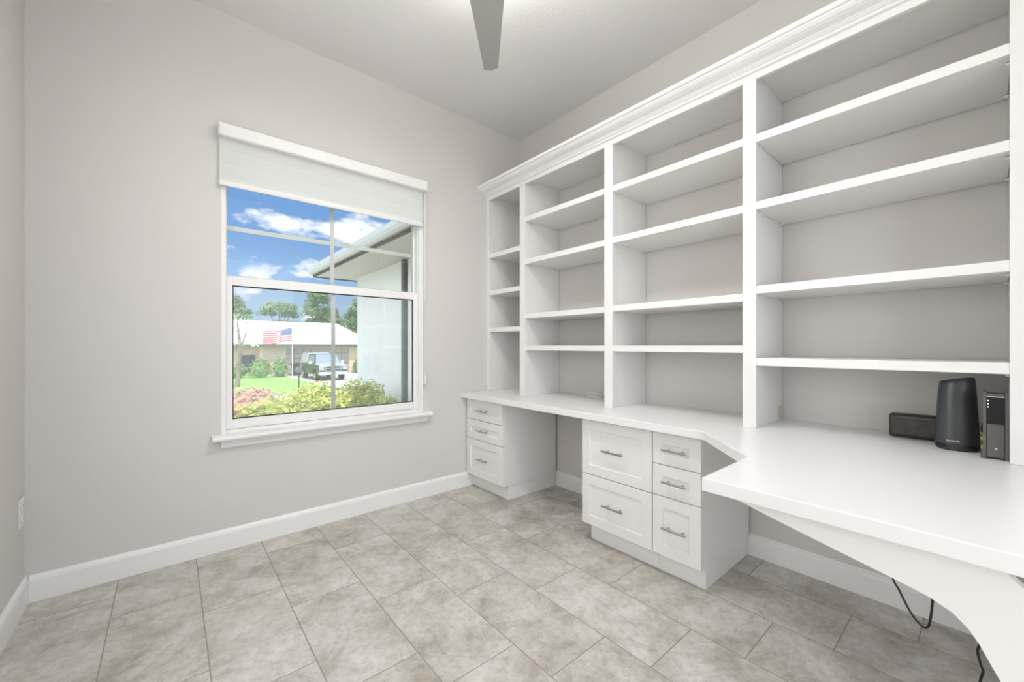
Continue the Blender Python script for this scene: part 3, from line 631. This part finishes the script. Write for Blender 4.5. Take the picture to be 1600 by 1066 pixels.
# ================================================================== CEILING FAN
FX, FY = -1.47, -1.45
fan = thing('ceiling_fan', 'grey-bladed ceiling fan, one blade reaching into view at the top', 'ceiling fan', (FX, FY, 3.049))
bm = BM(); lathe(bm, [(0.07, 2.99), (0.075, 3.03), (0.07, 3.0485)], (FX, FY, 0)); obj('canopy', bm, M['nickel'], fan, smooth=False, autos=True)
bm = BM(); lathe(bm, [(0.013, 2.86), (0.013, 2.99)], (FX, FY, 0), seg=16); obj('downrod', bm, M['nickel'], fan, autos=True)
bm = BM(); lathe(bm, [(0.05, 2.775), (0.09, 2.79), (0.10, 2.82), (0.09, 2.85), (0.03, 2.865)], (FX, FY, 0)); obj('motor_housing', bm, M['nickel'], fan, autos=True)
Bd = Vector((-1.06, -0.955, 0)) - Vector((FX, FY, 0)); L = Bd.length; a0 = math.atan2(Bd.y, Bd.x)
for k in range(3):
    bm = BM(); top = []; bot = []
    prof_b = []
    N = 14
    for i in range(N+1):
        f = i/N; r = 0.09 + (L-0.09)*f
        w = 0.5*(0.175 - 0.094*f)
        prof_b.append((r, w, f))
    left = [(r + 0.010*(f > 0.99), w) for r, w, f in prof_b]; right = [(r - 0.022*(f > 0.99), -w) for r, w, f in prof_b]
    tilt = math.radians(9)
    def V3(r, w, dz): return (r*1.0, w*math.cos(tilt), w*math.sin(tilt)+dz)
    Lt = [bm.verts.new(V3(r, w, 0.004)) for r, w in left]; Rt = [bm.verts.new(V3(r, w, 0.004)) for r, w in right]
    Ml = [bm.verts.new(V3(L+0.012 if i == N else r, 0, 0.006)) for i, (r, w) in enumerate(left)]
    Lb = [bm.verts.new(V3(r, w, -0.003)) for r, w in left]; Rb = [bm.verts.new(V3(r, w, -0.003)) for r, w in right]
    Mb = [bm.verts.new(V3(L+0.012 if i == N else r, 0, -0.003)) for i, (r, w) in enumerate(left)]
    for i in range(N):
        bm.faces.new((Lt[i], Lt[i+1], Ml[i+1], Ml[i])); bm.faces.new((Ml[i], Ml[i+1], Rt[i+1], Rt[i]))
        bm.faces.new((Lb[i], Mb[i], Mb[i+1], Lb[i+1])); bm.faces.new((Mb[i], Rb[i], Rb[i+1], Mb[i+1]))
        bm.faces.new((Lt[i], Lb[i], Lb[i+1], Lt[i+1])); bm.faces.new((Rt[i], Rt[i+1], Rb[i+1], Rb[i]))
    bm.faces.new((Lt[N], Lb[N], Mb[N], Ml[N])); bm.faces.new((Ml[N], Mb[N], Rb[N], Rt[N]))
    bm.faces.new((Lt[0], Ml[0], Mb[0], Lb[0])); bm.faces.new((Ml[0], Rt[0], Rb[0], Mb[0]))
    bmesh.ops.transform(bm, matrix=Matrix.Translation((FX, FY, 2.752)) @ Matrix.Rotation(a0 + k*2*math.pi/3, 4, 'Z'), verts=bm.verts[:])
    obj('blade', bm, M['fan'], fan)

# ================================================================== OUTSIDE
GZ = -1.32
bm = BM(); box(bm, -60, 80, 0.2, 7.2, -0.6, -0.35)
struct('ground', bm, M['soil'], 'planting bed ground outside the window', 'ground')
bm = BM(); box(bm, -90, 120, 7.2, 21.0, GZ-0.2, GZ-0.02)
struct('street', bm, M['concrete'], 'pale street between the hedge and the lawn', 'street')
bm = BM(); box(bm, -90, 120, 21.0, 120, GZ-0.2, GZ)
struct('lawn', bm, M['grass'], 'bright green front lawn across the street', 'lawn')
bm = BM(); box(bm, 4.7, 10.6, 21.0, 35.0, GZ+0.0005, GZ+0.02)
struct('driveway', bm, M['concrete'], 'pale concrete driveway in front of the garage', 'driveway')
# wing of this house seen at the right of the window
bm = BM(); box(bm, 0.60, 3.0, 0.2, 5.95, -0.6, 2.62); struct('wall_exterior', bm, M['stucco'], 'white stucco wall of the house wing outside the window', 'wall')
bm = BM(); box(bm, -0.14, 3.2, 0.95, 6.40, 2.62, 2.66); box(bm, -6, 3.2, 0.2, 0.95, 2.62, 2.66); struct('trim_3', bm, M['soffit'], 'white soffit under the eave of the house wing', 'soffit')
bm = BM(); box(bm, -0.16, -0.14, 0.95, 6.42, 2.60, 2.80); box(bm, -0.16, 3.2, 6.40, 6.42, 2.60, 2.80); box(bm, -6, -0.16, 0.95, 0.97, 2.60, 2.80); struct('trim_4', bm, M['darktrim'], 'dark fascia board along the eave of the wing', 'fascia')
gp = [(-0.162, 2.64), (-0.215, 2.64), (-0.245, 2.67), (-0.262, 2.72), (-0.262, 2.79), (-0.162, 2.79)]
bm = BM(); prism(bm, gp, 'y', 0.97, 6.42); struct('trim_5', bm, M['gutter'], 'pale grey rain gutter on the eave of the wing', 'gutter')
bm = BM(); prism(bm, [(-0.16, 2.80), (3.4, 2.80), (3.4, 4.1)], 'y', 0.97, 6.42); prism(bm, [(0.0, 3.25), (0.97, 2.80), (0.97, 2.85), (0.0, 3.32)], 'x', -6, 3.4); struct('roof', bm, M['shingle'], 'roof over the house wing outside the window', 'roof')
# downspout at wall
tag(obj('downspout', box(BM(), 0.53, 0.595, 3.55, 3.65, -0.35, 2.61, 0.006), M['darktrim']), 'dark downspout on the white stucco wall', 'downspout')

def leafcloud(bm, c, rad, n, size, core=0.82, up=0.3):
    c = Vector(c)
    # core blob
    for _ in range(n):
        while True:
            v = Vector((random.gauss(0, 1), random.gauss(0, 1), random.gauss(0, 1)))
            if v.length > 0.01: break
        v.normalize()
        if v.z < -0.55: v.z = -v.z
        k = random.uniform(core, 1.06) * (1 + 0.10*math.sin(v.x*9+c.x*3) * math.cos(v.y*8+v.z*7))
        p = c + Vector((v.x*rad[0]*k, v.y*rad[1]*k, v.z*rad[2]*k))
        nrm = (v + Vector((random.uniform(-1, 1), random.uniform(-1, 1), random.uniform(-0.4, 1)))*0.8 + Vector((0, 0, up))).normalized()
        t1 = nrm.cross(Vector((random.uniform(-1, 1), random.uniform(-1, 1), random.uniform(-1, 1)))).normalized(); t2 = nrm.cross(t1)
        s = size*random.uniform(0.6, 1.3)
        bm.faces.new([bm.verts.new(q) for q in (p - t1*s, p - t2*s*0.42, p + t1*s, p + t2*s*0.42)])
    return bm
def corepart(bm, c, rad, k=0.84):
    r = bmesh.ops.create_icosphere(bm, subdivisions=3, radius=1)
    for v in r['verts']:
        w = 1 + 0.08*math.sin(v.co.x*7+c[0])*math.cos(v.co.y*6)
        v.co = Vector((c[0]+v.co.x*rad[0]*k*w, c[1]+v.co.y*rad[1]*k*w, c[2]+v.co.z*rad[2]*k*w))
def shrub(label, name, cat, cl, n, size, m, ground, group=None):
    """cl: list of (centre, radii)"""
    c0 = cl[0][0]; t = thing(name, label, cat, (c0[0], c0[1], ground), group)
    bm = BM()
    for c, r in cl: leafcloud(bm, c, r, int(n*r[0]*r[2]), size); corepart(bm, c, r)
    obj('foliage', bm, m, t)
    bm = BM(); tube(bm, [(c0[0], c0[1], ground), (c0[0]+0.02, c0[1], c0[2])], [0.03, 0.015], 8); obj('stem', bm, M['bark'], t)
    return t
HN = 3600
shrub('yellow-green clipped hedge shrub at the right, nearest the stucco wall', 'hedge_shrub', 'shrub', [((-0.05, 3.95, 0.05), (0.52, 0.45, 0.54)), ((0.12, 3.4, -0.08), (0.36, 0.40, 0.46))], HN, 0.045, M['hedge'], -0.35, 'hedge outside the window')
shrub('yellow-green hedge shrub in the middle, tallest under the parked truck', 'hedge_shrub', 'shrub', [((-0.72, 4.1, 0.02), (0.50, 0.5, 0.55)), ((-0.58, 3.45, -0.02), (0.46, 0.4, 0.54))], HN, 0.045, M['hedge'], -0.35, 'hedge outside the window')
shrub('yellow-green hedge shrub low at the left of the window view', 'hedge_shrub', 'shrub', [((-1.28, 3.4, -0.03), (0.45, 0.45, 0.55)), ((-1.66, 2.9, -0.02), (0.38, 0.4, 0.50))], HN, 0.042, M['hedge'], -0.35, 'hedge outside the window')
shrub('small pink-flowering shrub behind the hedge at the left', 'flowering_shrub', 'shrub', [((-1.35, 6.3, 0.04), (0.60, 0.45, 0.33))], HN*0.6, 0.05, M['pinkleaf'], -0.35)

# neighbour's house
nh = thing('neighbor_house', 'tan brick single-storey house with a pale roof and garage across the street', 'house', (7.0, 38, GZ))
FYh = 35.0
bm = BM(); box(bm, 3.25, 4.92, FYh, FYh+0.4, GZ, 1.1); box(bm, 10.05, 11.6, FYh, FYh+0.4, GZ, 1.1); box(bm, 4.92, 10.05, FYh, FYh+0.4, 0.98, 1.1); box(bm, 11.2, 11.6, FYh+0.4, 44, GZ, 1.1); box(bm, 3.25, 3.65, FYh+0.4, 37.5, GZ, 1.1)
box(bm, -7, 3.25, 37.1, 37.5, GZ, 1.1)
obj('brick_wall', bm, M['brick'], nh)
gd = BM(); box(gd, 4.92, 10.05, FYh+0.15, FYh+0.25, GZ+0.02, 0.98)
g_ = obj('garage_door', gd, M['garage'], nh)
bm = BM()
for k in range(1, 5): box(bm, 4.95, 10.02, FYh+0.130, FYh+0.149, GZ+k*0.46-0.015, GZ+k*0.46+0.015)
for k in range(1, 8): box(bm, 4.92+k*0.64-0.012, 4.92+k*0.64+0.012, FYh+0.130, FYh+0.149, GZ+0.05, 0.95)
obj('panel_grooves', bm, M['slot'], g_)
bm = BM(); prism(bm, [(34.4, 1.13), (34.4, 1.28), (40.5, 3.45), (46.5, 1.28), (46.5, 1.13)], 'x', 2.7, 10.6)
prism(bm, [(36.5, 1.13), (36.5, 1.28), (41.0, 3.45), (46.5, 1.28), (46.5, 1.13)], 'x', -9, 2.69)
# hipped right end
v = [bm.verts.new(p) for p in ((10.61, 34.4, 1.28), (12.4, 34.4, 1.28), (12.4, 46.5, 1.28), (10.61, 46.5, 1.28), (10.61, 40.5, 3.45))]
for f in ((0, 1, 4), (1, 2, 4), (2, 3, 4), (0, 4, 3), (0, 3, 2, 1)): bm.faces.new([v[i] for i in f])
obj('roof', bm, M['shingle'], nh)
bm = BM(); box(bm, 2.65, 12.4, 34.33, 34.39, 1.06, 1.30); box(bm, -9, 2.65, 36.4, 36.46, 1.06, 1.30); obj('fascia', bm, M['darktrim'], nh)
for x0, x1, z0, z1 in ((2.05, 2.95, -0.95, 0.35), (0.4, 1.3, -0.95, 0.35), (-1.3, -0.2, -0.95, 0.35)):
    w_ = obj('window', box(BM(), x0, x1, 37.04, 37.12, z0, z1), M['darkglass'], nh)
    bm = BM(); xm = (x0+x1)/2
    for a, b, c, d in ((x0-0.05, x0, z0, z1), (x1, x1+0.05, z0, z1), (x0-0.05, x1+0.05, z1, z1+0.05), (x0-0.05, x1+0.05, z0-0.05, z0), (xm-0.02, xm+0.02, z0, z1)): box(bm, a, b, 37.0, 37.039, c, d)
    obj('window_frame', bm, M['darktrim'], w_)
# shrubs along the house
for i, (x, y, rx, rz, lab) in enumerate(((4.32, 33.9, 0.56, 0.85, 'spiky dark green bush beside the garage door'), (2.95, 33.8, 0.75, 0.8, 'wide green bush in front of the brick wall'), (1.5, 34.4, 0.66, 0.62, 'low green bush below the dark window'), (0.0, 34.6, 0.8, 0.8, 'green bush at the far left of the lawn'), (10.55, 34.2, 0.35, 0.7, 'small green bush at the right of the garage'))):
    shrub(lab, 'garden_bush', 'bush', [((x, y, GZ+rz*0.85), (rx, 0.6, rz))], 900, 0.10, M['shrub'], GZ, 'bushes along the brick house')

# background trees
def tree(label, x, y, h, cl, n, size, m, group):
    t = thing('tree', label, 'tree', (x, y, GZ), group)
    bm = BM()
    for (dx, dz, r, rz) in cl:
        leafcloud(bm, (x+dx, y+random.uniform(-1, 1), GZ+dz), (r, r, rz), int(n*r*rz), size, 0.45)
    obj('foliage', bm, m, t)
    bm = BM(); tube(bm, [(x, y, GZ), (x+0.15, y, GZ+h*0.5), (x, y, GZ+h*0.85)], [0.28*h/9, 0.2*h/9, 0.08*h/9], 10)
    for (dx, dz, r, rz) in cl: tube(bm, [(x+0.1, y, GZ+h*0.45), (x+dx*0.9, y, GZ+dz)], [0.12*h/9, 0.03], 6)
    obj('trunk', bm, M['bark'], t)
TG = 'trees beyond the brick house'
tree('spreading tree behind the pale roof at the left', 9.0, 60, 8, [(0, 7.6, 2.3, 0.9), (-1.3, 6.9, 1.2, 0.6), (1.4, 6.8, 1.4, 0.7), (0.5, 5.2, 2.4, 0.8)], 420, 0.24, M['treeleaf'], TG)
tree('tall loose tree behind the middle of the pale roof', 12.4, 54.5, 10, [(0, 8.6, 1.5, 1.5), (-0.9, 6.9, 1.2, 1.2), (1.0, 6.4, 1.4, 1.3), (0, 5.0, 2.0, 1.1)], 420, 0.24, M['treeleaf'], TG)
tree('dense tree left of the window grille, above the roof', 17.2, 65, 9, [(0, 7.4, 1.5, 1.4), (0.8, 5.9, 1.4, 1.3), (-1.1, 5.7, 1.1, 1.1)], 420, 0.24, M['treeleaf'], TG)
tree('dense dark tree beside the stucco wall', 20.3, 60, 10, [(0, 8.2, 2.2, 1.8), (-1.2, 6.4, 1.7, 1.6), (1.8, 6.4, 2.0, 1.7), (0, 5.0, 2.6, 1.4)], 480, 0.24, M['treeleaf'], TG)
tree('tall tree at the far left edge of the view', 3.6, 60, 9, [(0, 7.8, 1.5, 1.1), (1.0, 6.5, 1.3, 0.9), (-1.4, 6.9, 1.4, 1.0)], 420, 0.24, M['treeleaf'], TG)
tree('slender pale-leaved tree standing on the lawn before the house', 0.65, 26.5, 4.6, [(0, 4.0, 1.0, 0.6), (0.5, 3.3, 0.8, 0.45), (-0.7, 3.3, 0.9, 0.5), (0.2, 2.6, 1.0, 0.35)], 150, 0.10, M['paleleaf'], 'trees on the lawn')

# flag and pole
tag(obj('flagpole', tube(BM(), [(4.25, 29.5, GZ), (4.25, 29.5, 2.55)], 0.025, 10), M['whiteplastic']), 'thin white flagpole on the lawn before the garage', 'flagpole')
bm = BM(); uvl = bm.loops.layers.uv.new('UVMap'); NX, NZ = 24, 10; fl = {}
for i in range(NX+1):
    for j in range(NZ+1):
        u = i/NX; v = j/NZ
        fl[i, j] = bm.verts.new((4.2262 - 1.8*u, 29.5 + 0.10*math.sin(u*9), 1.50 + 0.92*v - 0.30*u + 0.05*math.sin(u*7+v)))
for i in range(NX):
    for j in range(NZ):
        f = bm.faces.new((fl[i, j], fl[i+1, j], fl[i+1, j+1], fl[i, j+1]))
        for lp, (a, b) in zip(f.loops, ((i, j), (i+1, j), (i+1, j+1), (i, j+1))): lp[uvl].uv = (a/NX, b/NZ)
fo = obj('flag', bm, M['flag'], smooth=True); md_ = fo.modifiers.new('s', 'SOLIDIFY'); md_.thickness = 0.008
tag(fo, 'red, white and blue striped flag flying left of its pole', 'flag')
# mailbox
mb = thing('mailbox', 'dark mailbox on a post at the edge of the lawn', 'mailbox', (3.05, 22.2, GZ))
obj('post', tube(BM(), [(3.05, 22.2, GZ), (3.05, 22.2, GZ+1.0)], 0.035, 8), M['black'], mb)
bm = BM(); prism(bm, [(2.92, GZ+1.0), (3.18, GZ+1.0), (3.18, GZ+1.17), (3.13, GZ+1.24), (3.05, GZ+1.27), (2.97, GZ+1.24), (2.92, GZ+1.17)], 'y', 21.95, 22.45); obj('box', bm, M['grey'], mb)
# trash bin
tb = thing('trash_bin', 'dark wheeled trash bin standing by the garage door', 'trash bin', (5.55, 34.3, GZ))
bm = BM(); prism(bm, [(5.28, GZ+0.03), (5.82, GZ+0.03), (5.90, GZ+1.0), (5.20, GZ+1.0)], 'y', 34.0, 34.6); obj('bin_body', bm, M['gasket'], tb)
bm = BM(); box(bm, 5.17, 5.93, 33.95, 34.65, GZ+1.0, GZ+1.07, 0.02); obj('lid', bm, M['gasket'], tb)
for xx in (5.30, 5.80):
    bm = BM(); tube(bm, [(xx-0.03, 34.62, GZ+0.1), (xx+0.03, 34.62, GZ+0.1)], 0.1, 14); obj('wheel', bm, M['tyre'], tb)

# pickup truck with a bed cap, nose toward the street (-Y)
TX, TY, TZ = 6.35, 27.1, GZ+0.02
tk = thing('pickup_truck', 'dark pickup truck with a bed cap parked on the driveway', 'truck', (TX, TY+2.6, TZ))
def tb_(y, z): return (TY+y, TZ+z)
bm = BM()
body = [(0.05, 0.45), (0.0, 0.60), (0.02, 0.95), (0.10, 1.08), (1.15, 1.16), (1.35, 1.18), (5.30, 1.16), (5.38, 0.95), (5.38, 0.50), (4.75, 0.45), (4.62, 0.72), (4.35, 0.86), (4.05, 0.86), (3.80, 0.72), (3.68, 0.42), (1.55, 0.42), (1.42, 0.72), (1.15, 0.86), (0.85, 0.86), (0.60, 0.72), (0.48, 0.45)]
prism(bm, [tb_(a, b) for a, b in body], 'x', TX-0.98, TX+0.98, 0.03)
obj('body', bm, M['carpaint'], tk)
bm = BM(); prism(bm, [tb_(a, b) for a, b in ((0.06, 1.02), (0.12, 1.10), (0.6, 1.19), (1.22, 1.23), (1.22, 1.10))], 'x', TX-0.90, TX+0.90, 0.01); obj('hood', bm, M['hood'], tk)
bm = BM()   # cab greenhouse
def cab(bm, y0b, y0t, y1t, y1b, wb, wt, zb, zt):
    vs = [bm.verts.new(p) for p in ((TX-wb, TY+y0b, TZ+zb), (TX+wb, TY+y0b, TZ+zb), (TX+wb, TY+y1b, TZ+zb), (TX-wb, TY+y1b, TZ+zb), (TX-wt, TY+y0t, TZ+zt), (TX+wt, TY+y0t, TZ+zt), (TX+wt, TY+y1t, TZ+zt), (TX-wt, TY+y1t, TZ+zt))]
    fs = [bm.faces.new([vs[i] for i in f]) for f in ((0, 3, 2, 1), (4, 5, 6, 7), (0, 1, 5, 4), (1, 2, 6, 5), (2, 3, 7, 6), (3, 0, 4, 7))]
    bmesh.ops.bevel(bm, geom=list({e for f in fs for e in f.edges}), offset=0.04, segments=2, affect='EDGES')
cab(bm, 1.20, 1.90, 3.40, 3.55, 0.92, 0.76, 1.14, 1.88); obj('cab', bm, M['carpaint'], tk)
bm = BM(); vs = [bm.verts.new(p) for p in ((TX-0.84, TY+1.21, TZ+1.20), (TX+0.84, TY+1.21, TZ+1.20), (TX+0.70, TY+1.80, TZ+1.82), (TX-0.70, TY+1.80, TZ+1.82))]
f_ = bm.faces.new(vs); r = bmesh.ops.extrude_face_region(bm, geom=[f_]); bmesh.ops.translate(bm, vec=(0, -0.03, 0.0), verts=[v for v in r['geom'] if isinstance(v, bmesh.types.BMVert)])
obj('windshield', bm, M['carglass'], tk)
for s in (-1, 1):
    for ya, yb2, yt in ((1.55, 2.45, 1.98), (2.52, 3.35, 2.52)):
        bm = BM(); vs = [bm.verts.new(p) for p in ((TX+s*0.925, TY+ya, TZ+1.22), (TX+s*0.925, TY+yb2, TZ+1.22), (TX+s*0.80, TY+yb2-0.03, TZ+1.78), (TX+s*0.80, TY+yt, TZ+1.78))]
        f_ = bm.faces.new(vs); r = bmesh.ops.extrude_face_region(bm, geom=[f_]); bmesh.ops.translate(bm, vec=(s*-0.03, 0, 0), verts=[v for v in r['geom'] if isinstance(v, bmesh.types.BMVert)])
        obj('side_window', bm, M['carglass'], tk)
bm = BM(); cab(bm, 3.58, 3.62, 5.20, 5.32, 0.92, 0.80, 1.16, 1.92); obj('bed_cap', bm, M['hood'], tk)
bm = BM(); box(bm, TX-0.98, TX+0.98, TY-0.12, TY+0.10, TZ+0.42, TZ+0.66, 0.04); obj('bumper', bm, M['chrome'], tk)
bm = BM(); box(bm, TX-0.55, TX+0.55, TY-0.05, TY-0.005, TZ+0.70, TZ+1.04, 0.02); gr_ = obj('grille', bm, M['chrome'], tk)
for sx_ in (-1, 1):
    for z in (0.74, 0.89):
        bm = BM(); box(bm, TX+sx_*0.04, TX+sx_*0.50, TY-0.07, TY-0.051, TZ+z, TZ+z+0.11, 0.008); obj('grille_opening', bm, M['black'], gr_)
for s in (-1, 1):
    bm = BM(); box(bm, TX+s*0.62, TX+s*0.95, TY-0.03, TY+0.03, TZ+0.76, TZ+1.0, 0.02); obj('headlight', bm, M['silver'], tk)
    bm = BM(); box(bm, TX+s*0.98, TX+s*1.22, TY+1.55, TY+1.65, TZ+1.15, TZ+1.36, 0.03); obj('mirror', bm, M['hood'], tk)
    for yy in (1.0, 4.2):
        bm = BM(); tube(bm, [(TX+s*0.72, TY+yy, TZ+0.37), (TX+s*0.97, TY+yy, TZ+0.37)], 0.37, 24); w = obj('wheel', bm, M['tyre'], tk, autos=True)
        bm = BM(); tube(bm, [(TX+s*0.95, TY+yy, TZ+0.37), (TX+s*0.985, TY+yy, TZ+0.37)], 0.21, 20); obj('hubcap', bm, M['chrome'], w, autos=True)
